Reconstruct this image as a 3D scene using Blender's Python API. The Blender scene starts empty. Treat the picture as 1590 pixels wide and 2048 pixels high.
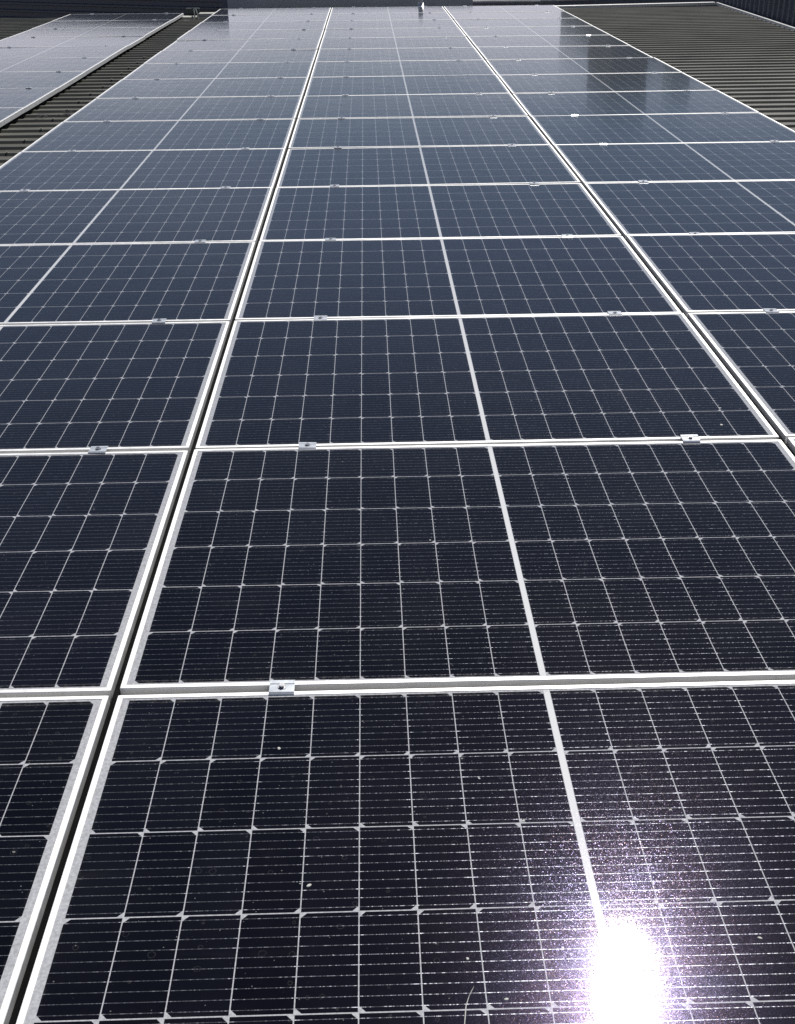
import bpy, bmesh, math, random
from mathutils import Vector, Matrix
C = bpy.context.scene
COL = C.collection
R = math.radians
random.seed(7)

# ------------------------------------------------------------------ camera
cam = bpy.data.cameras.new('camera')
co = bpy.data.objects.new('camera', cam)
COL.objects.link(co)
C.camera = co
C.cycles.use_denoising = False
C.cycles.caustics_reflective = False
C.cycles.sample_clamp_indirect = 3.0
cam.sensor_fit = 'VERTICAL'
cam.sensor_height = 24.0
cam.lens = 2233.9 / 2048 * 24.0
cam.clip_start = 0.05
cam.clip_end = 3000
cr = Vector((0.99960, -0.02660, -0.00842))
cu = Vector((0.02010, 0.47680, 0.87880))
cf = Vector((0.01930, 0.87860, -0.47720)).normalized()
cr = (cr - cf * cr.dot(cf)).normalized()
cu = cr.cross(cf)
CAM = Vector((0.5364, -0.6733, 1.3942))
M = Matrix((cr, cu, -cf)).transposed().to_4x4()
M.translation = CAM
co.matrix_world = M

# ------------------------------------------------------------------ sky, sun, exposure
SUN = Vector((0.345, 1.075, 1.374)).normalized()
sun_el = math.asin(SUN.z)
sun_az = math.atan2(SUN.x, SUN.y)
w = bpy.data.worlds.new('World')
C.world = w
w.use_nodes = True
wt = w.node_tree
wt.nodes.clear()
wo = wt.nodes.new('ShaderNodeOutputWorld')
bg = wt.nodes.new('ShaderNodeBackground')
sky = wt.nodes.new('ShaderNodeTexSky')
sky.sky_type = 'NISHITA'
sky.sun_disc = False
sky.sun_elevation = sun_el
sky.sun_rotation = sun_az
sky.air_density = 1.0
sky.ozone_density = 2.5
sky.dust_density = 0.15
bg.inputs['Strength'].default_value = 0.038
wt.links.new(bg.outputs[0], wo.inputs[0])


class NT:
    """tiny helper to write node maths"""
    def __init__(s, tree):
        s.t = tree

    def link(s, v, inp):
        if isinstance(v, bpy.types.NodeSocket):
            s.t.links.new(v, inp)
        else:
            inp.default_value = v

    def m(s, op, a, b=None, c=None, clamp=False):
        n = s.t.nodes.new('ShaderNodeMath')
        n.operation = op
        n.use_clamp = clamp
        s.link(a, n.inputs[0])
        if b is not None:
            s.link(b, n.inputs[1])
        if c is not None:
            s.link(c, n.inputs[2])
        return n.outputs[0]

    def mix(s, f, a, b):
        n = s.t.nodes.new('ShaderNodeMix')
        n.data_type = 'RGBA'
        s.link(f, n.inputs[0])
        for v, i in ((a, 6), (b, 7)):
            if not isinstance(v, bpy.types.NodeSocket) and len(v) == 3:
                v = (*v, 1)
            s.link(v, n.inputs[i])
        return n.outputs[2]

    def rng(s, v, a, b, c=0.0, d=1.0, smooth=True):
        n = s.t.nodes.new('ShaderNodeMapRange')
        n.interpolation_type = 'SMOOTHSTEP' if smooth else 'LINEAR'
        s.link(v, n.inputs[0])
        for k, x in enumerate((a, b, c, d)):
            s.link(x, n.inputs[k + 1])
        return n.outputs[0]

    def noise(s, vec, scale, detail=2.0, rough=0.5):
        n = s.t.nodes.new('ShaderNodeTexNoise')
        if vec is not None:
            s.t.links.new(vec, n.inputs['Vector'])
        n.inputs['Scale'].default_value = scale
        n.inputs['Detail'].default_value = detail
        n.inputs['Roughness'].default_value = rough
        return n

    def comb(s, x, y, z):
        n = s.t.nodes.new('ShaderNodeCombineXYZ')
        for i, v in enumerate((x, y, z)):
            s.link(v, n.inputs[i])
        return n.outputs[0]

    def sep(s, v):
        n = s.t.nodes.new('ShaderNodeSeparateXYZ')
        s.t.links.new(v, n.inputs[0])
        return n.outputs

    def bump(s, h, strength, dist, normal=None):
        n = s.t.nodes.new('ShaderNodeBump')
        s.t.links.new(h, n.inputs['Height'])
        n.inputs['Strength'].default_value = strength
        n.inputs['Distance'].default_value = dist
        if normal is not None:
            s.t.links.new(normal, n.inputs['Normal'])
        return n.outputs[0]


# haze and soft cloud low in the sky, clear blue above
k = NT(wt)
tc = wt.nodes.new('ShaderNodeTexCoord')
sx, sy, sz = k.sep(tc.outputs['Generated'])
cn = k.noise(k.comb(k.m('MULTIPLY', sx, 1.6), k.m('MULTIPLY', sy, 1.6), k.m('MULTIPLY', sz, 5.0)), 2.2, 5.0, 0.55)
low = k.rng(k.m('ADD', sz, k.m('MULTIPLY', k.m('SUBTRACT', cn.outputs[0], 0.5), 0.16)), 0.05, 0.17, 1.0, 0.0)
wisp = k.m('MULTIPLY', k.rng(cn.outputs[0], 0.52, 0.75), 0.22)
cl = k.m('MAXIMUM', k.m('MULTIPLY', low, 0.92), k.m('MULTIPLY', wisp, k.rng(sz, 0.55, 0.1)))
tint = wt.nodes.new('ShaderNodeVectorMath')
tint.operation = 'MULTIPLY'
wt.links.new(sky.outputs[0], tint.inputs[0])
tint.inputs[1].default_value = (1.0, 0.945, 0.98)
skyc = k.mix(cl, tint.outputs[0], (20.5, 20.2, 22.6))
wt.links.new(skyc, bg.inputs['Color'])

sl = bpy.data.lights.new('sun', 'SUN')
so = bpy.data.objects.new('sun', sl)
COL.objects.link(so)
sl.energy = 4.2
sl.angle = R(0.53)
sl.color = (1.0, 0.965, 0.91)
so.rotation_euler = SUN.to_track_quat('Z', 'Y').to_euler()
so.location = SUN * 30

vs = C.view_settings
C.display_settings.display_device = 'sRGB'
vs.view_transform = 'Standard'
vs.look = 'None'
vs.exposure = 0.0
vs.gamma = 1.0


# ------------------------------------------------------------------ helpers
def tag(o, label=None, cat=None, group=None, kind=None):
    if label:
        o['label'] = label
    if cat:
        o['category'] = cat
    if group:
        o['group'] = group
    if kind:
        o['kind'] = kind
    return o


def obj(name, bm, mat, parent=None, loc=(0, 0, 0), smooth=False):
    me = bpy.data.meshes.new(name)
    bmesh.ops.recalc_face_normals(bm, faces=bm.faces)
    bm.to_mesh(me)
    bm.free()
    me.materials.append(mat)
    if smooth:
        for p in me.polygons:
            p.use_smooth = True
    o = bpy.data.objects.new(name, me)
    COL.objects.link(o)
    o.location = loc
    if parent:
        o.parent = parent
    return o


def empty(name, loc, rot=(0, 0, 0)):
    o = bpy.data.objects.new(name, None)
    o.empty_display_size = 0.1
    COL.objects.link(o)
    o.location = loc
    o.rotation_euler = rot
    return o


def box(bm, x0, x1, y0, y1, z0, z1, mat=None):
    vsx = [bm.verts.new(v) for v in ((x0, y0, z0), (x1, y0, z0), (x1, y1, z0), (x0, y1, z0),
                                     (x0, y0, z1), (x1, y0, z1), (x1, y1, z1), (x0, y1, z1))]
    if mat is not None:
        for v in vsx:
            v.co = mat @ v.co
    for f in ((0, 3, 2, 1), (4, 5, 6, 7), (0, 1, 5, 4), (1, 2, 6, 5), (2, 3, 7, 6), (3, 0, 4, 7)):
        bm.faces.new([vsx[i] for i in f])


def bevel(bm, off, seg=1):
    bmesh.ops.bevel(bm, geom=list(bm.edges), offset=off, segments=seg, affect='EDGES', profile=0.5)


def prism(bm, x, y, r, z0, z1, n=6, rot=0.0):
    a = [bm.verts.new((x + r * math.cos(rot + 2 * math.pi * i / n), y + r * math.sin(rot + 2 * math.pi * i / n), z0)) for i in range(n)]
    b = [bm.verts.new((v.co.x, v.co.y, z1)) for v in a]
    bm.faces.new(list(reversed(a)))
    bm.faces.new(b)
    for i in range(n):
        bm.faces.new((a[i], a[(i + 1) % n], b[(i + 1) % n], b[i]))


def ribbed(bm, ys, zs, x0, x1, nx=1):
    """a folded sheet: profile along Y, extruded along X"""
    rows = []
    for i in range(nx + 1):
        rows.append([bm.verts.new((x0 + ((x1(y) if callable(x1) else x1) - x0) * i / nx, y, z)) for y, z in zip(ys, zs)])
    for i in range(nx):
        for j in range(len(ys) - 1):
            bm.faces.new((rows[i][j], rows[i + 1][j], rows[i + 1][j + 1], rows[i][j + 1]))


def tube(bm, pts, r, n=7):
    rings = []
    for i, p in enumerate(pts):
        p = Vector(p)
        d = (Vector(pts[min(i + 1, len(pts) - 1)]) - Vector(pts[max(i - 1, 0)])).normalized()
        a = d.orthogonal().normalized()
        if i:
            a = (pa - d * pa.dot(d)).normalized()
        pa = a
        b = d.cross(a)
        rings.append([bm.verts.new(p + (a * math.cos(t) + b * math.sin(t)) * r) for t in [2 * math.pi * q / n for q in range(n)]])
    for i in range(len(rings) - 1):
        for q in range(n):
            bm.faces.new((rings[i][q], rings[i][(q + 1) % n], rings[i + 1][(q + 1) % n], rings[i + 1][q]))
    bm.faces.new(list(reversed(rings[0])))
    bm.faces.new(rings[-1])


# ------------------------------------------------------------------ materials
def mat(name):
    m = bpy.data.materials.new(name)
    m.use_nodes = True
    t = m.node_tree
    b = t.nodes['Principled BSDF']
    return m, NT(t), b


def simple(name, col, rough=0.5, metal=0.0, var=0.12, scale=6.0, spec=0.5):
    m, k, b = mat(name)
    tc = k.t.nodes.new('ShaderNodeTexCoord')
    n = k.noise(tc.outputs['Object'], scale, 5.0, 0.6)
    f = k.rng(n.outputs[0], 0.3, 0.7, 1 - var, 1 + var, False)
    mul = k.t.nodes.new('ShaderNodeVectorMath')
    mul.operation = 'SCALE'
    mul.inputs[0].default_value = col
    k.t.links.new(f, mul.inputs['Scale'])
    k.t.links.new(mul.outputs[0], b.inputs['Base Color'])
    k.link(k.rng(n.outputs[0], 0.3, 0.7, rough * 0.85, rough * 1.15, False), b.inputs['Roughness'])
    b.inputs['Metallic'].default_value = metal
    b.inputs['Specular IOR Level'].default_value = spec
    return m


PW, PD, LIP = 1.728, 1.137, 0.0116


def panel_material():
    m, k, b = mat('solar_cells_under_glass')
    t = k.t
    tc = t.nodes.new('ShaderNodeTexCoord')
    oi = t.nodes.new('ShaderNodeObjectInfo')
    P = tc.outputs['Object']
    u, v, _ = k.sep(P)
    rnd = oi.outputs['Random']
    off = k.m('MULTIPLY', rnd, 57.0)
    P2 = k.comb(k.m('ADD', u, off), k.m('ADD', v, k.m('MULTIPLY', off, 0.37)), 0.0)
    # --- cell layout: two halves of 9 half cells, six rows
    S = 0.0060
    MX = 0.0130
    pu = (PW / 2 - LIP - MX - S) / 9
    pv = (PD - 2 * LIP - 0.008) / 6
    au = k.m('ABSOLUTE', u)
    iu = k.m('SUBTRACT', au, S)
    cu_ = k.m('FLOOR', k.m('DIVIDE', iu, pu))
    fu = k.m('SUBTRACT', iu, k.m('MULTIPLY', cu_, pu))
    vv = k.m('ADD', v, 3 * pv)
    cv_ = k.m('FLOOR', k.m('DIVIDE', vv, pv))
    fv = k.m('SUBTRACT', vv, k.m('MULTIPLY', cv_, pv))
    gx, gy = 0.00095, 0.00115
    ex = k.m('SUBTRACT', k.m('MINIMUM', fu, k.m('SUBTRACT', pu, fu)), gx)
    ey = k.m('SUBTRACT', k.m('MINIMUM', fv, k.m('SUBTRACT', pv, fv)), gy)
    pos = k.m('GREATER_THAN', u, 0.0)
    odd = k.m('GREATER_THAN', k.m('MODULO', k.m('ADD', cv_, 12.0), 2.0), 0.5)
    same = k.m('SUBTRACT', 1.0, k.m('ABSOLUTE', k.m('SUBTRACT', pos, odd)))
    cside = k.m('SUBTRACT', k.m('ADD', fu, k.m('MULTIPLY', same, k.m('SUBTRACT', pu, k.m('MULTIPLY', fu, 2.0)))), gx)
    ch = k.m('SUBTRACT', k.m('ADD', cside, ey), 0.0095)
    inside = k.m('MINIMUM', k.m('GREATER_THAN', iu, 0.0), k.m('LESS_THAN', iu, 9 * pu))
    inside = k.m('MINIMUM', inside, k.m('LESS_THAN', k.m('ABSOLUTE', v), 3 * pv))
    cell = k.m('MULTIPLY', inside, k.m('GREATER_THAN', k.m('MINIMUM', k.m('MINIMUM', ex, ey), ch), 0.0))
    # --- busbar wires, ten to a cell, with solder glints
    pb = pv / 10
    wb = k.m('ABSOLUTE', k.m('SUBTRACT', k.m('FRACT', k.m('DIVIDE', fv, pb)), 0.5))
    wire = k.m('LESS_THAN', k.m('MULTIPLY', wb, pb), 0.00055)
    rowid = k.m('FLOOR', k.m('DIVIDE', vv, pb))
    gl = k.noise(k.comb(k.m('MULTIPLY', k.m('ADD', u, off), 210.0), k.m('MULTIPLY', k.m('ADD', rowid, off), 7.3), 0.0), 1.0, 2.0, 0.7)
    glint = k.rng(gl.outputs[0], 0.40, 0.74, 0.22, 1.0)
    ends = k.m('ADD', k.rng(ex, 0.0, 0.012, 0.5, 0.0), 0.62)
    wire = k.m('MULTIPLY', k.m('MULTIPLY', wire, cell), k.m('MINIMUM', k.m('MULTIPLY', glint, ends), 1.0))
    # --- colours
    cid = t.nodes.new('ShaderNodeTexWhiteNoise')
    cid.noise_dimensions = '3D'
    t.links.new(k.comb(k.m('MULTIPLY', cu_, k.m('SUBTRACT', k.m('MULTIPLY', pos, 2.0), 1.0)), cv_, off), cid.inputs[0])
    ccol = k.mix(cid.outputs[0], (0.0012, 0.0013, 0.0030), (0.0030, 0.0033, 0.0064))
    pv_ = k.m('ADD', 0.55, k.m('MULTIPLY', rnd, 0.9))
    ps = t.nodes.new('ShaderNodeVectorMath')
    ps.operation = 'SCALE'
    t.links.new(ccol, ps.inputs[0])
    t.links.new(pv_, ps.inputs['Scale'])
    ccol = ps.outputs[0]
    mot = k.noise(P2, 900.0, 2.0, 0.6)
    ccol = k.mix(k.rng(mot.outputs[0], 0.60, 0.78, 0.0, 0.06), ccol, (0.22, 0.23, 0.26))
    back = k.mix(k.rng(k.noise(P2, 160.0, 2.0, 0.6).outputs[0], 0.35, 0.65), (0.42, 0.43, 0.46), (0.56, 0.57, 0.60))
    strip = k.m('LESS_THAN', au, S)
    back = k.mix(strip, back, (0.78, 0.79, 0.80))
    col = k.mix(cell, back, ccol)
    col = k.mix(wire, col, (0.40, 0.42, 0.47))
    # --- dust film, drops dried on the glass
    d1 = k.noise(P2, 3.5, 6.0, 0.65)
    col = k.mix(k.rng(d1.outputs[0], 0.35, 0.75, 0.000, 0.010), col, (0.42, 0.41, 0.40))
    sm = k.noise(k.comb(k.m('MULTIPLY', k.m('ADD', u, off), 2.2), k.m('MULTIPLY', k.m('ADD', v, off), 26.0), 0.0), 1.0, 4.0, 0.6)
    col = k.mix(k.m('MULTIPLY', k.rng(sm.outputs[0], 0.55, 0.75, 0.0, 0.012), k.rng(d1.outputs[0], 0.35, 0.6)), col, (0.42, 0.41, 0.40))
    edge = k.m('MINIMUM', k.m('SUBTRACT', PW / 2 - LIP, au), k.m('SUBTRACT', PD / 2 - LIP, k.m('ABSOLUTE', v)))
    en = k.noise(P2, 70.0, 4.0, 0.65)
    grime = k.m('MULTIPLY', k.rng(edge, 0.0, 0.022, 1.0, 0.0), k.rng(en.outputs[0], 0.42, 0.70, 0.0, 0.32))
    col = k.mix(grime, col, (0.20, 0.185, 0.16))
    vo = t.nodes.new('ShaderNodeTexVoronoi')
    wn = k.noise(P2, 120.0, 2.0, 0.6)
    wv = t.nodes.new('ShaderNodeVectorMath')
    wv.operation = 'MULTIPLY_ADD'
    t.links.new(wn.outputs['Color'], wv.inputs[0])
    wv.inputs[1].default_value = (0.005, 0.005, 0.0)
    t.links.new(P2, wv.inputs[2])
    t.links.new(wv.outputs[0], vo.inputs['Vector'])

    vo.inputs['Scale'].default_value = 42.0
    vr = k.sep(vo.outputs['Color'])
    dist = k.m('DIVIDE', vo.outputs['Distance'], 42.0)
    rad = k.m('ADD', k.m('MULTIPLY', vr[1], 0.0026), 0.0012)
    ring = k.m('LESS_THAN', k.m('ABSOLUTE', k.m('SUBTRACT', dist, k.m('MULTIPLY', rad, 1.6))), 0.0006)
    ring = k.m('MULTIPLY', k.m('MULTIPLY', ring, k.m('GREATER_THAN', vr[0], 0.72)), 0.035)
    blob = k.m('MULTIPLY', k.m('LESS_THAN', dist, k.m('MULTIPLY', rad, 0.62)), k.m('GREATER_THAN', vr[0], 0.965))
    blob = k.m('MULTIPLY', blob, 0.40)
    vp = t.nodes.new('ShaderNodeTexVoronoi')
    t.links.new(P2, vp.inputs['Vector'])
    vp.inputs['Scale'].default_value = 170.0
    vq = k.sep(vp.outputs['Color'])
    speck = k.m('MULTIPLY', k.m('LESS_THAN', vp.outputs['Distance'], k.m('ADD', 0.08, k.m('MULTIPLY', vq[1], 0.14))), k.m('GREATER_THAN', vq[0], 0.94))
    blob = k.m('MAXIMUM', blob, k.m('MULTIPLY', speck, k.m('MULTIPLY', vq[2], 0.30)))
    col = k.mix(k.m('MAXIMUM', ring, blob), col, (0.55, 0.55, 0.54))
    t.links.new(col, b.inputs['Base Color'])
    # --- prismatic solar glass: every millimetre facet leans its own way and sparkles; a smoother skin above
    fv1 = t.nodes.new('ShaderNodeTexVoronoi')
    t.links.new(P2, fv1.inputs['Vector'])
    fv1.inputs['Scale'].default_value = 1050.0
    fr = k.sep(fv1.outputs['Color'])
    amp = k.m('MULTIPLY', k.m('POWER', fr[2], 1.4), 0.088)
    geo = t.nodes.new('ShaderNodeNewGeometry')
    tilt = k.comb(k.m('MULTIPLY', k.m('SUBTRACT', fr[0], 0.5), k.m('MULTIPLY', amp, 0.85)), k.m('MULTIPLY', k.m('SUBTRACT', fr[1], 0.5), k.m('MULTIPLY', amp, 1.5)), 0.0)
    va = t.nodes.new('ShaderNodeVectorMath')
    va.operation = 'ADD'
    t.links.new(geo.outputs['Normal'], va.inputs[0])
    t.links.new(tilt, va.inputs[1])
    vn = t.nodes.new('ShaderNodeVectorMath')
    vn.operation = 'NORMALIZE'
    t.links.new(va.outputs[0], vn.inputs[0])
    t.links.new(vn.outputs[0], b.inputs['Normal'])
    k.link(k.m('ADD', k.m('MULTIPLY', wire, 0.36), 0.145), b.inputs['Roughness'])
    k.link(k.m('MULTIPLY', wire, 0.75), b.inputs['Metallic'])
    b.inputs['IOR'].default_value = 1.35
    b.inputs['Specular IOR Level'].default_value = 0.115
    fv2 = k.sep(k.noise(P2, 700.0, 1.0, 0.5).outputs['Color'])
    lowc = k.noise(P2, 9.0, 2.0, 0.5)
    hue = k.mix(k.rng(fv2[0], 0.36, 0.52), (1.0, 0.54, 0.42), (0.40, 0.32, 1.0))
    hue = k.mix(k.rng(lowc.outputs[0], 0.42, 0.62, 0.0, 0.6), hue, (0.44, 0.40, 1.0))
    t.links.new(hue, b.inputs['Specular Tint'])
    b.inputs['Coat Weight'].default_value = 1.0
    b.inputs['Coat IOR'].default_value = 1.325
    b.inputs['Coat Roughness'].default_value = 0.053
    b.inputs['Sheen Weight'].default_value = 0.08
    b.inputs['Sheen Roughness'].default_value = 0.4
    b.inputs['Sheen Tint'].default_value = (0.95, 0.95, 1.0, 1)
    ct = k.comb(0.0, k.m('MULTIPLY', k.m('SUBTRACT', fr[0], 0.5), 0.036), 0.0)
    vb = t.nodes.new('ShaderNodeVectorMath')
    vb.operation = 'ADD'
    t.links.new(geo.outputs['Normal'], vb.inputs[0])
    t.links.new(ct, vb.inputs[1])
    vc = t.nodes.new('ShaderNodeVectorMath')
    vc.operation = 'NORMALIZE'
    t.links.new(vb.outputs[0], vc.inputs[0])
    wav = k.noise(P2, 5.0, 2.0, 0.5)
    t.links.new(k.bump(wav.outputs[0], 0.6, 0.002, vc.outputs[0]), b.inputs['Coat Normal'])
    return m


MAT = {}
MAT['cells'] = panel_material()
MAT['alu'] = simple('anodised_aluminium', (0.90, 0.90, 0.895), 0.52, 0.5, 0.10, 18)


def frame_material():
    m = simple('frame_aluminium', (0.93, 0.93, 0.925), 0.52, 0.5, 0.04, 22)
    t = m.node_tree
    k = NT(t)
    b = t.nodes['Principled BSDF']
    tc = t.nodes.new('ShaderNodeTexCoord')
    oi = t.nodes.new('ShaderNodeObjectInfo')
    x, y, z = k.sep(tc.outputs['Object'])
    off = k.m('MULTIPLY', oi.outputs['Random'], 31.0)
    q = k.m('SUBTRACT', k.m('SUBTRACT', PW / 2, k.m('ABSOLUTE', x)), k.m('SUBTRACT', PD / 2, k.m('ABSOLUTE', y)))
    joint = k.m('MULTIPLY', k.m('LESS_THAN', k.m('ABSOLUTE', q), 0.0005), 0.85)
    vec = k.comb(k.m('ADD', x, off), k.m('ADD', y, off), z)
    grime = k.m('MULTIPLY', k.rng(k.noise(vec, 14.0, 5.0, 0.7).outputs[0], 0.52, 0.74), 0.30)
    scr = k.m('MULTIPLY', k.rng(k.noise(k.comb(k.m('MULTIPLY', k.m('ADD', x, off), 60.0), k.m('MULTIPLY', k.m('ADD', y, off), 60.0), 0.0), 1.0, 4.0, 0.8).outputs[0], 0.64, 0.72), 0.22)
    base = b.inputs['Base Color'].links[0].from_socket
    c = k.mix(k.m('MAXIMUM', grime, scr), base, (0.42, 0.41, 0.38))
    c = k.mix(joint, c, (0.03, 0.03, 0.03))
    t.links.new(c, b.inputs['Base Color'])
    return m


MAT['frame'] = frame_material()
MAT['clamp'] = simple('clamp_aluminium', (0.74, 0.78, 0.83), 0.26, 0.3, 0.06, 60)
MAT['steel'] = simple('bolt_steel', (0.5, 0.5, 0.52), 0.3, 1.0, 0.1, 80)
MAT['roof'] = simple('olive_painted_steel', (0.100, 0.098, 0.081), 0.47, 0.0, 0.20, 1.6, 0.30)
MAT['navy'] = simple('navy_painted_steel', (0.095, 0.108, 0.145), 0.5, 0.0, 0.15, 2.5)
MAT['wallnavy'] = simple('dark_blue_grey_cladding', (0.080, 0.092, 0.125), 0.55, 0.0, 0.12, 2.0)
MAT['grey'] = simple('mid_grey_sheet', (0.45, 0.47, 0.50), 0.5, 0.0, 0.10, 2.0)
MAT['white'] = simple('white_painted_flashing', (0.78, 0.78, 0.76), 0.4, 0.0, 0.06, 4.0)
MAT['beige'] = simple('pale_flashing', (0.55, 0.55, 0.50), 0.5, 0.0, 0.08, 5.0)
MAT['cable'] = simple('dark_cable', (0.02, 0.035, 0.035), 0.5, 0.0, 0.1, 20)
MAT['rubber'] = simple('black_rubber', (0.004, 0.004, 0.004), 0.9, 0.0, 0.2, 20, 0.1)  # plain black for the strip added in the left gap
MAT['rubberdust'] = simple('dusty_rubber', (0.022, 0.022, 0.018), 0.9, 0.0, 0.2, 20, 0.1)  # dark tone painting the shade seen in the right gap
MAT['screw'] = simple('zinc_screw', (0.45, 0.44, 0.36), 0.5, 0.4, 0.1, 50)
MAT['leaf'] = simple('dried_leaf', (0.035, 0.032, 0.045), 0.8, 0.0, 0.3, 60)
MAT['spot'] = simple('dried_droppings', (0.62, 0.62, 0.58), 0.8, 0.0, 0.15, 300)
MAT['bldg'] = simple('grey_green_render', (0.50, 0.53, 0.50), 0.8, 0.0, 0.2, 0.8)
MAT['ground'] = simple('ground_soil', (0.14, 0.13, 0.10), 0.9, 0.0, 0.3, 0.2)

# ------------------------------------------------------------------ ground and roof
bm = bmesh.new()
bmesh.ops.create_grid(bm, x_segments=8, y_segments=8, size=1500)
tag(obj('ground', bm, MAT['ground'], None, (0, 0, -4.5)), kind='structure')

TOP, PAN, PITCH = -0.085, -0.1035, 0.2305


def rib_profile(y0, y1):
    ys, zs = [], []
    y = y0
    while y < y1:
        for dy, z in ((0.0, PAN), (0.120, PAN), (0.138, TOP), (0.176, TOP), (0.194, PAN)):
            if y + dy <= y1:
                ys.append(y + dy)
                zs.append(z)
        y += PITCH
    return ys, zs


bm = bmesh.new()
ys, zs = rib_profile(-5.0, 18.32)
ribbed(bm, ys, zs, -10.0, -1.70, 1)
ys, zs = rib_profile(-5.0, 19.05)
ribbed(bm, ys, zs, -1.70, lambda y: 5.42 + (y + 1.0) * 0.0453, 1)
tag(obj('roof', bm, MAT['roof']), kind='structure')

# ------------------------------------------------------------------ solar panels
ORD = ['', 'first', 'second', 'third', 'fourth', 'fifth', 'sixth', 'seventh', 'eighth', 'ninth', 'tenth', 'eleventh',
       'twelfth', 'thirteenth', 'fourteenth', 'fifteenth', 'sixteenth']


def frame_mesh():
    bm = bmesh.new()
    hw, hd = PW / 2, PD / 2
    zt, zb = 0.0, -0.035
    c = 0.0008
    loops = []
    for inset, z in ((0, zb), (0, zt - c), (c, zt), (LIP - c, zt), (LIP, zt - 0.0013), (LIP, -0.0075), (LIP + 0.006, -0.0075), (LIP + 0.006, zb)):
        x, y = hw - inset, hd - inset
        loops.append([bm.verts.new(q) for q in ((-x, -y, z), (x, -y, z), (x, y, z), (-x, y, z))])
    n = len(loops)
    for i in range(n):
        a, b = loops[i], loops[(i + 1) % n]
        for j in range(4):
            bm.faces.new((a[j], a[(j + 1) % 4], b[(j + 1) % 4], b[j]))
    return bm


def make_panel():
    root = empty('solar_panel', (0, 0, 0))
    obj('frame', frame_mesh(), MAT['frame'], root)
    bm = bmesh.new()
    box(bm, -PW / 2 + LIP, PW / 2 - LIP, -PD / 2 + LIP, PD / 2 - LIP, -0.0074, -0.0012)
    obj('glass_laminate', bm, MAT['cells'], root)
    return root


proto = make_panel()
used = [False]


def copy_tree(o, parent=None):
    c = o.copy()
    COL.objects.link(c)
    c.parent = parent
    for chd in list(o.children):
        copy_tree(chd, c)
    return c


def place_panel(x, y, z, label, group):
    if used[0]:
        o = copy_tree(proto)
    else:
        o = proto
        used[0] = True
    o.location = (x, y, z + random.uniform(-0.0005, 0.0005))
    o.rotation_euler = (R(random.gauss(0, 0.10)), R(random.gauss(0, 0.11)), R(random.gauss(0, 0.015)))
    return tag(o, label, 'solar panel', group)


GAP = 0.019
P = 1.154
COLX = {'left of the black middle gap': -(GAP + PW) / 2, 'middle': (GAP + PW) / 2, 'right': (GAP + PW) * 1.5}
PG = 'solar panels in rows on the metal roof'
panels = {}
for cname, cx in COLX.items():
    for r in range(16):
        y = (r + 0.5) * P
        n = 16 - r
        if cname == 'middle':
            lab = 'solar panel %s from the far end of the middle column' % ORD[n]
            if r == 0:
                lab = 'nearest black solar panel, with blinding white sun glare and dried white spots on it'
            elif r == 1:
                lab = 'dark solar panel directly beyond the one with the sun glare, middle column'
            elif r == 15:
                lab = 'farthest grey-sheened solar panel of the middle column, below the short grey post'
        elif cname == 'right':
            lab = 'solar panel %s from the far end of the right column beside bare roof' % ORD[n]
            if r == 15:
                lab = 'farthest solar panel of the right column, beside the white roof edge flashing'
            elif 9 <= r <= 10:
                lab = 'right column solar panel mirroring a dark building, %s from the far end' % ORD[n]
        else:
            lab = 'solar panel %s from the far end of the column left of the middle' % ORD[n]
            if r == 0:
                lab = 'nearest black solar panel left of the black gap, cut off at the corner'
            elif r == 15:
                lab = 'farthest solar panel left of the middle column, below the navy cladding corner'
        panels[(cname, r)] = place_panel(cx, y, 0.0, lab, PG)

# the separate column on the far left
LZ, LX, LP, LTOP = -0.025, -3.118, 1.1385, 18.07
NL = 10
for i in range(NL):
    lab = 'pale solar panel %s from the far end of the separate far-left array' % ORD[i + 1]
    if i == 0:
        lab = 'farthest pale solar panel of the separate far-left array, below the navy cladding'
    place_panel(LX, LTOP - PD / 2 - i * LP, LZ, lab, PG)

# dark strips added in the two long gaps; the right one paints the shade there
for x, lab in ((0.0, 'black seal strip in the long gap left of the middle column'), (GAP + PW, 'dark seal strip in the long gap right of the middle column')):
    bm = bmesh.new()
    box(bm, -GAP / 2 + 0.002, GAP / 2 - 0.002, -0.3, 18.46, -0.0345, -0.017)
    tag(obj('seal_strip', bm, MAT['rubber' if x == 0 else 'rubberdust'], None, (x, 0, 0)), lab, 'seal strip')

# ------------------------------------------------------------------ rails under the panels
def rail(x, y0, y1, z0, z1, label):
    bm = bmesh.new()
    box(bm, -0.02, 0.02, y0, y1, z0, z1)
    bevel(bm, 0.002)
    o = obj('mounting_rail', bm, MAT['alu'], None, (x, 0, 0))
    tag(o, label, 'rail', 'mounting rails under the solar panels')


CLX = (-PW / 2 + 0.333, PW / 2 - 0.262)
for cname, cx in COLX.items():
    for s, dx in zip(('left', 'right'), CLX):
        rail(cx + dx, -0.1, 18.50, TOP, -0.0365, 'aluminium rail under the %s clamps of the %s panel column' % (s, cname))
for s, dx in zip(('left', 'right'), CLX):
    rail(LX + dx, LTOP - NL * LP - 0.05, LTOP + 0.03, TOP, LZ - 0.0365, 'aluminium rail under the %s clamps of the separate far-left array' % s)


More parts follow.
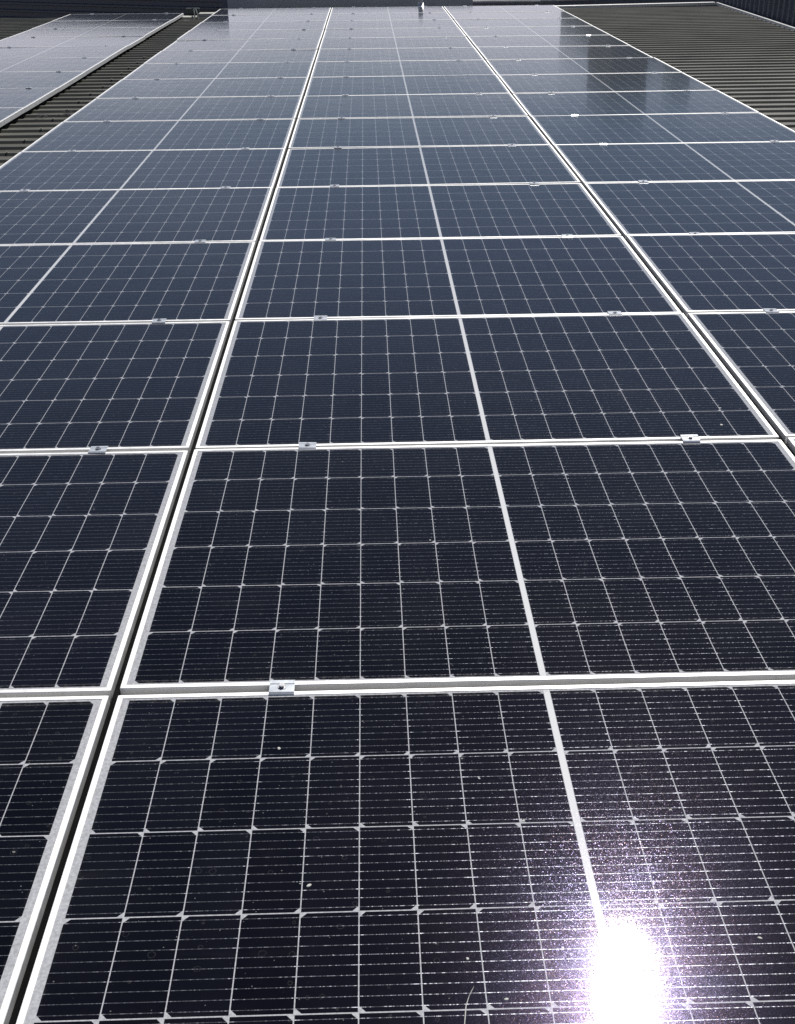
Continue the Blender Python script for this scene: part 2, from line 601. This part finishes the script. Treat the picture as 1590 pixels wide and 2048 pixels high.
# ------------------------------------------------------------------ clamps
def make_clamp(front=(0.0010, -0.0156)):
    root = empty('panel_clamp', (0, 0, 0))
    bm = bmesh.new()
    # folded plate: two wings resting on the frames, a slightly lower web between them
    prof = [(-0.0200, 0.0006), (-0.0200, front[0]), (front[1], 0.0040), (-0.0090, 0.0040), (-0.0075, 0.0034), (0.0085, 0.0034), (0.0100, 0.0046),
            (0.0205, 0.0048), (0.0205, 0.0006), (0.0095, 0.0004), (0.0080, 0.0002), (-0.0075, 0.0002), (-0.0090, 0.0004)]
    a = [bm.verts.new((-0.0255, y, z)) for y, z in prof]
    b = [bm.verts.new((0.0255, y, z)) for y, z in prof]
    bm.faces.new(a)
    bm.faces.new(list(reversed(b)))
    for i in range(len(prof)):
        j = (i + 1) % len(prof)
        bm.faces.new((a[i], b[i], b[j], a[j]))
    obj('plate', bm, MAT['clamp'], root)
    bm = bmesh.new()
    prism(bm, 0, 0, 0.0085, 0.0032, 0.0048, 14)
    prism(bm, 0, 0, 0.0058, 0.0048, 0.0100, 6, 0.3)
    prism(bm, 0, 0, 0.004, -0.0360, 0.0040, 8)
    obj('bolt', bm, MAT['steel'], root)
    return root


cproto = make_clamp()
cshiny = make_clamp((0.0008, -0.0122))
shiny_used = [False]
SHINY = {('right', 7, 'left'), ('right', 6, 'left'), ('right', 12, 'right'), ('middle', 4, 'right'), ('right', 4, 'left')}
cused = [False]


def place_clamp(x, y, z, label, shiny=False):
    if shiny:
        o = copy_tree(cshiny) if shiny_used[0] else cshiny
        shiny_used[0] = True
    elif cused[0]:
        o = copy_tree(cproto)
    else:
        o = cproto
        cused[0] = True
    o.location = (x + random.uniform(-0.008, 0.008), y, z)
    o.rotation_euler = (R(random.gauss(0.0, 0.5 if shiny else 2.4)), R(random.gauss(0, 0.8)), R(random.gauss(0, 2.0)))
    tag(o, label, 'clamp', 'clamps between the solar panels')


for cname, cx in COLX.items():
    for j in range(1, 17):
        n = 17 - j
        for s, dx in zip(('left', 'right'), CLX):
            if j == 16:
                lab = '%s silver end clamp on the far edge of the %s column' % (s, 'left-centre' if cname[0] == 'l' else cname)
            elif cname == 'middle' and j == 1 and s == 'left':
                lab = 'largest pale clamp with a bolt, on the seam nearest the camera'
            else:
                lab = '%s clamp on the %s seam from the far end, %s column' % (s, ORD[n], 'left-centre' if cname[0] == 'l' else cname)
            shiny = (cname, j, s) in SHINY
            if shiny:
                lab = lab.replace(' clamp', ' glinting white clamp')
            place_clamp(cx + dx, j * P - (0.008 if j == 16 else 0), 0.0, lab, shiny)
for i in range(NL):
    for s, dx in zip(('left', 'right'), CLX):
        if i == 0:
            lab = '%s end clamp on the far edge of the separate far-left array' % s
        else:
            lab = '%s clamp on the %s seam from the far end, far-left array' % (s, ORD[i + 1])
        place_clamp(LX + dx, LTOP - i * LP + (0.002 if i else -0.008), LZ, lab)

# ------------------------------------------------------------------ dried marks on the nearest glass (part of their panels)
def splat(bm, x, y, r, z):
    n = 11
    ph = random.uniform(0, 6.28)
    rr = [r * (1 + 0.22 * math.sin(2 * t + ph) + random.uniform(-0.14, 0.14)) for t in [2 * math.pi * i / n for i in range(n)]]
    a = [bm.verts.new((x + q * math.cos(2 * math.pi * i / n), y + q * math.sin(2 * math.pi * i / n) * 0.9, z)) for i, q in enumerate(rr)]
    b = [bm.verts.new((x + (v.co.x - x) * 0.7, y + (v.co.y - y) * 0.7, z + 0.0008)) for v in a]
    bm.faces.new(b)
    for i in range(n):
        bm.faces.new((a[i], a[(i + 1) % n], b[(i + 1) % n], b[i]))


MARKS = [(0.3447, 0.9724, 3.6), (0.4158, 0.6331, 3.8), (0.7140, 0.8766, 2.6), (0.6608, 0.4810, 2.7), (0.7114, 0.4084, 3.0),
         (0.7813, 0.7667, 3.0), (1.0416, 0.7843, 2.6), (1.1116, 0.5047, 3.0), (1.0052, 0.5818, 2.2), (0.4011, 0.6368, 1.3)]
MARKS2 = [(1.5926, 2.4131, 5.0), (1.6234, 2.5388, 4.0), (0.6702, 1.7438, 2.6)]
for key, marks in ((('middle', 0), MARKS), (('middle', 1), [MARKS2[2]]), (('middle', 2), MARKS2[:2])):
    root = panels[key]
    for x, y, r in marks:
        bm = bmesh.new()
        splat(bm, x - COLX['middle'], y - (key[1] + 0.5) * P, r / 1000, -0.0011)
        obj('dried_dropping', bm, MAT['spot'], root)
bm = bmesh.new()
st = [(0.6663, 0.4321), (0.6620, 0.4240), (0.6576, 0.4153), (0.6518, 0.3986), (0.6474, 0.3693), (0.6466, 0.345)]
wd = [0.0003, 0.0006, 0.0005, 0.0008, 0.0007, 0.0004]
pl = []
for (x, y), q in zip(st, wd):
    x -= COLX['middle']
    y -= 0.5 * P
    pl.append([bm.verts.new((x - q, y, -0.0011)), bm.verts.new((x, y, -0.0006)), bm.verts.new((x + q, y, -0.0011))])
for a, b in zip(pl, pl[1:]):
    bm.faces.new((a[0], a[1], b[1], b[0]))
    bm.faces.new((a[1], a[2], b[2], b[1]))
obj('dried_streak', bm, MAT['spot'], panels[('middle', 0)])

# ------------------------------------------------------------------ roof edge flashings, gutter, walls round the roof
def beam(bm, p, q, wdt, z0, z1):
    """box along p->q in plan, wdt wide to the left of the direction"""
    p, q = Vector((*p, 0)), Vector((*q, 0))
    d = q - p
    L = d.length
    ang = math.atan2(d.y, d.x)
    mt = Matrix.Translation(p) @ Matrix.Rotation(ang, 4, 'Z')
    box(bm, 0, L, 0, wdt, z0, z1, mt)


bm = bmesh.new()
beam(bm, (3.35, 18.99), (6.32, 19.43), 0.11, -0.100, -0.055)
bevel(bm, 0.006, 2)
tag(obj('edge_flashing', bm, MAT['white']), 'white metal flashing along the far edge of the bare olive roof', 'flashing')
RD = Vector((6.318 - 5.40, 19.43 - (-1.0))).normalized()
bm = bmesh.new()
beam(bm, (5.40, -1.0), (6.10, 14.60), -0.045, -0.10, -0.062)
beam(bm, (6.104, 14.66), (6.325, 19.42), -0.055, -0.10, -0.055)
bevel(bm, 0.005, 2)
tag(obj('gutter_capping', bm, MAT['white']), 'pale capping strip between the olive roof and the dark ribbed wall', 'flashing')
bm = bmesh.new()
beam(bm, (5.46, -1.0), (6.38, 19.45), -0.30, -0.34, -0.20)
tag(obj('box_gutter', bm, MAT['navy']), 'dark box gutter at the foot of the ribbed wall', 'gutter')

# ribbed wall on the right
p0, p1 = Vector((5.68, -1.0, 0)), Vector((6.44, 19.75, 0))
d = (p1 - p0).normalized()
nrm = Vector((-d.y, d.x, 0))
L = (p1 - p0).length
bm = bmesh.new()
prev = None
s = 0.0
pts = []
while s < L:
    for ds, h in ((0, 0), (0.12, 0), (0.145, 0.03), (0.19, 0.03), (0.215, 0)):
        if s + ds <= L:
            pts.append((s + ds, h))
    s += 0.24
lo, hi = [], []
for ss, h in pts:
    q = p0 + d * ss + nrm * h
    lo.append(bm.verts.new((q.x, q.y, -0.34)))
    hi.append(bm.verts.new((q.x, q.y, 0.15 + (19.75 - q.y) * 0.04)))
for i in range(len(lo) - 1):
    bm.faces.new((lo[i], lo[i + 1], hi[i + 1], hi[i]))
bk0 = [bm.verts.new((p0.x + 0.25, p0.y, z)) for z in (-0.34, 0.98)]
bk1 = [bm.verts.new((p1.x + 0.25, p1.y, z)) for z in (-0.34, 0.15)]
bm.faces.new((lo[0], hi[0], bk0[1], bk0[0]))
bm.faces.new((lo[-1], bk1[0], bk1[1], hi[-1]))
bm.faces.new((bk0[0], bk0[1], bk1[1], bk1[0]))
bm.faces.new(hi + [bk1[1], bk0[1]])
rw = empty('ribbed_wall', (0, 0, 0))
tag(rw, 'dark blue-grey wall of vertical ribbed cladding at the upper right corner', 'wall')
obj('cladding', bm, MAT['wallnavy'], rw)
bm = bmesh.new()
beam(bm, (5.66, -1.0), (6.42, 19.77), -0.31, 0.002, 0.05)
for v in bm.verts:
    v.co.z += 0.15 + (19.75 - v.co.y) * 0.04
obj('wall_capping', bm, MAT['wallnavy'], rw)

# navy cladding with level ribs behind the far-left array
bm = bmesh.new()
A, B = Vector((-1.75, 18.95, 0)), Vector((-10.5, 23.0, 0))
d = (B - A).normalized()
nrm = Vector((-d.y, d.x, 0))
if nrm.y > 0:
    nrm = -nrm
z = -0.95
prof = []
while z < 0.30:
    prof += [(z, 0.0), (z + 0.060, 0.0), (z + 0.072, 0.035), (z + 0.10, 0.035), (z + 0.112, 0.0)]
    z += 0.118
prof = [q for q in prof if q[0] <= 0.30]
ra = [bm.verts.new((A + nrm * h).to_tuple()[:2] + (z,)) for z, h in prof]
rb = [bm.verts.new((B + nrm * h).to_tuple()[:2] + (z,)) for z, h in prof]
for i in range(len(ra) - 1):
    bm.faces.new((ra[i], ra[i + 1], rb[i + 1], rb[i]))
ba = [bm.verts.new((A - nrm * 0.15).to_tuple()[:2] + (z,)) for z in (prof[0][0], prof[-1][0])]
bb = [bm.verts.new((B - nrm * 0.15).to_tuple()[:2] + (z,)) for z in (prof[0][0], prof[-1][0])]
bm.faces.new(ra + [ba[1], ba[0]])
bm.faces.new((ra[-1], rb[-1], bb[1], ba[1]))
bm.faces.new((ba[0], ba[1], bb[1], bb[0]))
tag(obj('navy_cladding', bm, MAT['navy']), 'dark navy wall of level corrugated ribs behind the far-left array', 'wall')

# plain grey sheet behind the middle columns
gs = empty('grey_parapet', (0, 19.7, 0))
tag(gs, 'plain mid-grey sheet parapet behind the far end of the middle column', 'parapet')
bm = bmesh.new()
box(bm, -1.76, 2.32, 0.0, 0.12, -0.9, 0.085)
obj('sheet', bm, MAT['grey'], gs)
bm = bmesh.new()
vsx = [bm.verts.new(q) for q in ((-1.70, -0.012, -0.095), (2.2, -0.012, -0.30), (2.2, -0.012, -0.9), (-1.70, -0.012, -0.9))]  # navy sheet added as a painted shadow below the sheet lap
f = bm.faces.new(vsx)
ext = bmesh.ops.extrude_face_region(bm, geom=[f])
for g in ext['geom']:
    if isinstance(g, bmesh.types.BMVert):
        g.co.y += 0.010
tag(obj('lower_lap', bm, MAT['navy'], gs), 'darker sloping lower lap')

# dark fascia and the white edge of the roof beyond, right of the grey sheet
bm = bmesh.new()
box(bm, 2.32, 8.0, 20.15, 20.3, -1.2, -0.035)
tag(obj('dark_fascia', bm, MAT['navy']), 'navy fascia in shade behind the white roof edge flashing', 'fascia')
bm = bmesh.new()
beam(bm, (2.15, 20.1), (3.5, 20.02), 0.05, -0.06, -0.035)
beam(bm, (3.5, 20.05), (7.5, 20.45), 0.05, -0.050, -0.025)
tag(obj('gutter_edge', bm, MAT['white']), 'thin white gutter edge above the navy fascia at the top', 'gutter')
bm = bmesh.new()
box(bm, 2.4, 9.0, 20.6, 26.0, -0.30, -0.06)
tag(obj('neighbour_roof', bm, MAT['navy']), 'dark grey strip of roof beyond the thin white gutter edge', 'roof')

# short post on the far edge
pr = empty('short_post', (1.405, 18.62, 0))
tag(pr, 'short grey post on a white foot beyond the middle column', 'post')
bm = bmesh.new()
pf = [(-0.10, -0.30), (-0.10, -0.006), (0.0, 0.043), (0.03, 0.043), (0.03, -0.30)]
fa = [bm.verts.new((-0.043, y, z)) for y, z in pf]
fb = [bm.verts.new((0.043, y, z)) for y, z in pf]
bm.faces.new(fa)
bm.faces.new(list(reversed(fb)))
for i in range(5):
    bm.faces.new((fa[i], fb[i], fb[(i + 1) % 5], fa[(i + 1) % 5]))
obj('foot', bm, MAT['alu'], pr)
bm = bmesh.new()
box(bm, -0.036, 0.036, -0.015, 0.03, 0.046, 0.16)
bevel(bm, 0.004)
obj('shaft', bm, MAT['grey'], pr)

# flashing and cables where the gap between the arrays ends
bm = bmesh.new()
box(bm, -2.30, -2.07, 18.02, 18.30, -0.125, -0.078)
bevel(bm, 0.004)
tag(obj('gap_flashing', bm, MAT['beige']), 'pale flashing left of the cables at the end of the roof gap', 'flashing')
bm = bmesh.new()
box(bm, -2.03, -1.745, 18.06, 18.30, -0.125, -0.035)
bevel(bm, 0.004)
tag(obj('gap_flashing', bm, MAT['beige']), 'taller pale flashing right of the cables at the end of the roof gap', 'flashing')
bm = bmesh.new()
tube(bm, [(-2.12, 18.33, 0.02), (-2.10, 18.12, 0.015), (-2.075, 17.98, -0.03), (-2.06, 17.90, -0.085), (-2.08, 17.75, -0.10), (-2.20, 17.66, -0.10), (-2.5, 17.64, -0.10)], 0.011)
tag(obj('roof_cable', bm, MAT['cable']), 'dark looping cable over the flashing at the end of the roof gap', 'cable', 'cables at the end of the roof gap')
bm = bmesh.new()
tube(bm, [(-2.16, 18.33, 0.03), (-2.07, 18.14, 0.02), (-2.035, 18.0, -0.03), (-2.02, 17.93, -0.085), (-1.98, 17.8, -0.10), (-1.85, 17.74, -0.10), (-1.6, 17.72, -0.10)], 0.009)
tag(obj('roof_cable', bm, MAT['cable']), 'dark cable bending right, towards the taller flashing', 'cable', 'cables at the end of the roof gap')
bm = bmesh.new()
box(bm, -2.26, -2.05, 18.34, 18.46, -0.3, 0.02)
bevel(bm, 0.01)
tag(obj('isolator_box', bm, MAT['cable']), 'dark green box behind the pale flashing and cables', 'box')

# roof screws and dead leaves in the gap
NS = 0
for i in range(-1, 13):
    yy = -5.0 + 0.149 + PITCH * round((7.42 + i * 0.461 - 7.42 + 12.42 - 0.149) / PITCH)
    bm = bmesh.new()
    prism(bm, 0, 0, 0.014, TOP, TOP + 0.003, 12)
    prism(bm, 0, 0, 0.007, TOP + 0.003, TOP + 0.010, 6)
    o = obj('roof_screw', bm, MAT['screw'], None, (-1.97 + random.uniform(-0.012, 0.012), yy, 0))
    tag(o, 'small pale roofing screw on a rib of the olive roof gap', 'screw', 'roofing screws in the roof gap')


def clump(name, x, y, label, seed):
    rn = random.Random(seed)
    bm = bmesh.new()
    for i in range(26):
        c = Vector((rn.gauss(0, 0.022), rn.gauss(0, 0.03), abs(rn.gauss(0, 0.012)) + 0.006))
        a = rn.uniform(0, 6.28)
        l, wq = rn.uniform(0.015, 0.03), rn.uniform(0.005, 0.010)
        t = Vector((math.cos(a), math.sin(a), rn.uniform(-0.3, 0.3))) * l
        s = Vector((-math.sin(a), math.cos(a), rn.uniform(-0.3, 0.3))) * wq
        vq = [bm.verts.new(c + q) for q in (-t, s, t + Vector((0, 0, 0.004)), -s)]
        bm.faces.new(vq)
    tag(obj(name, bm, MAT['leaf'], None, (x, y, TOP)), label, 'leaf litter', 'dead leaves in the roof gap')


clump('leaf_clump', -2.097, 8.83, 'dark clump of dead leaves in the middle of the roof gap', 1)
clump('leaf_clump', -1.90, 8.90, 'dark clump of dead leaves against the edge of the panels', 2)

# ------------------------------------------------------------------ taller building beyond the roof (seen mirrored in the right column)
nb = empty('stepped_building', (0, 0, 0))
tag(nb, 'dark stepped building mirrored in the glass of the right panel column', 'building')
bm = bmesh.new()
box(bm, 6.43, 24.0, 28.0, 36.0, -4.5, 2.15)
obj('main_block', bm, MAT['bldg'], nb)
bm = bmesh.new()
box(bm, 6.41, 7.28, 27.9, 31.0, -4.4, 3.0)
obj('stair_tower', bm, MAT['bldg'], nb)
bm = bmesh.new()
box(bm, 7.95, 8.35, 27.95, 29.0, -4.4, 2.65)
obj('chimney', bm, MAT['bldg'], nb)
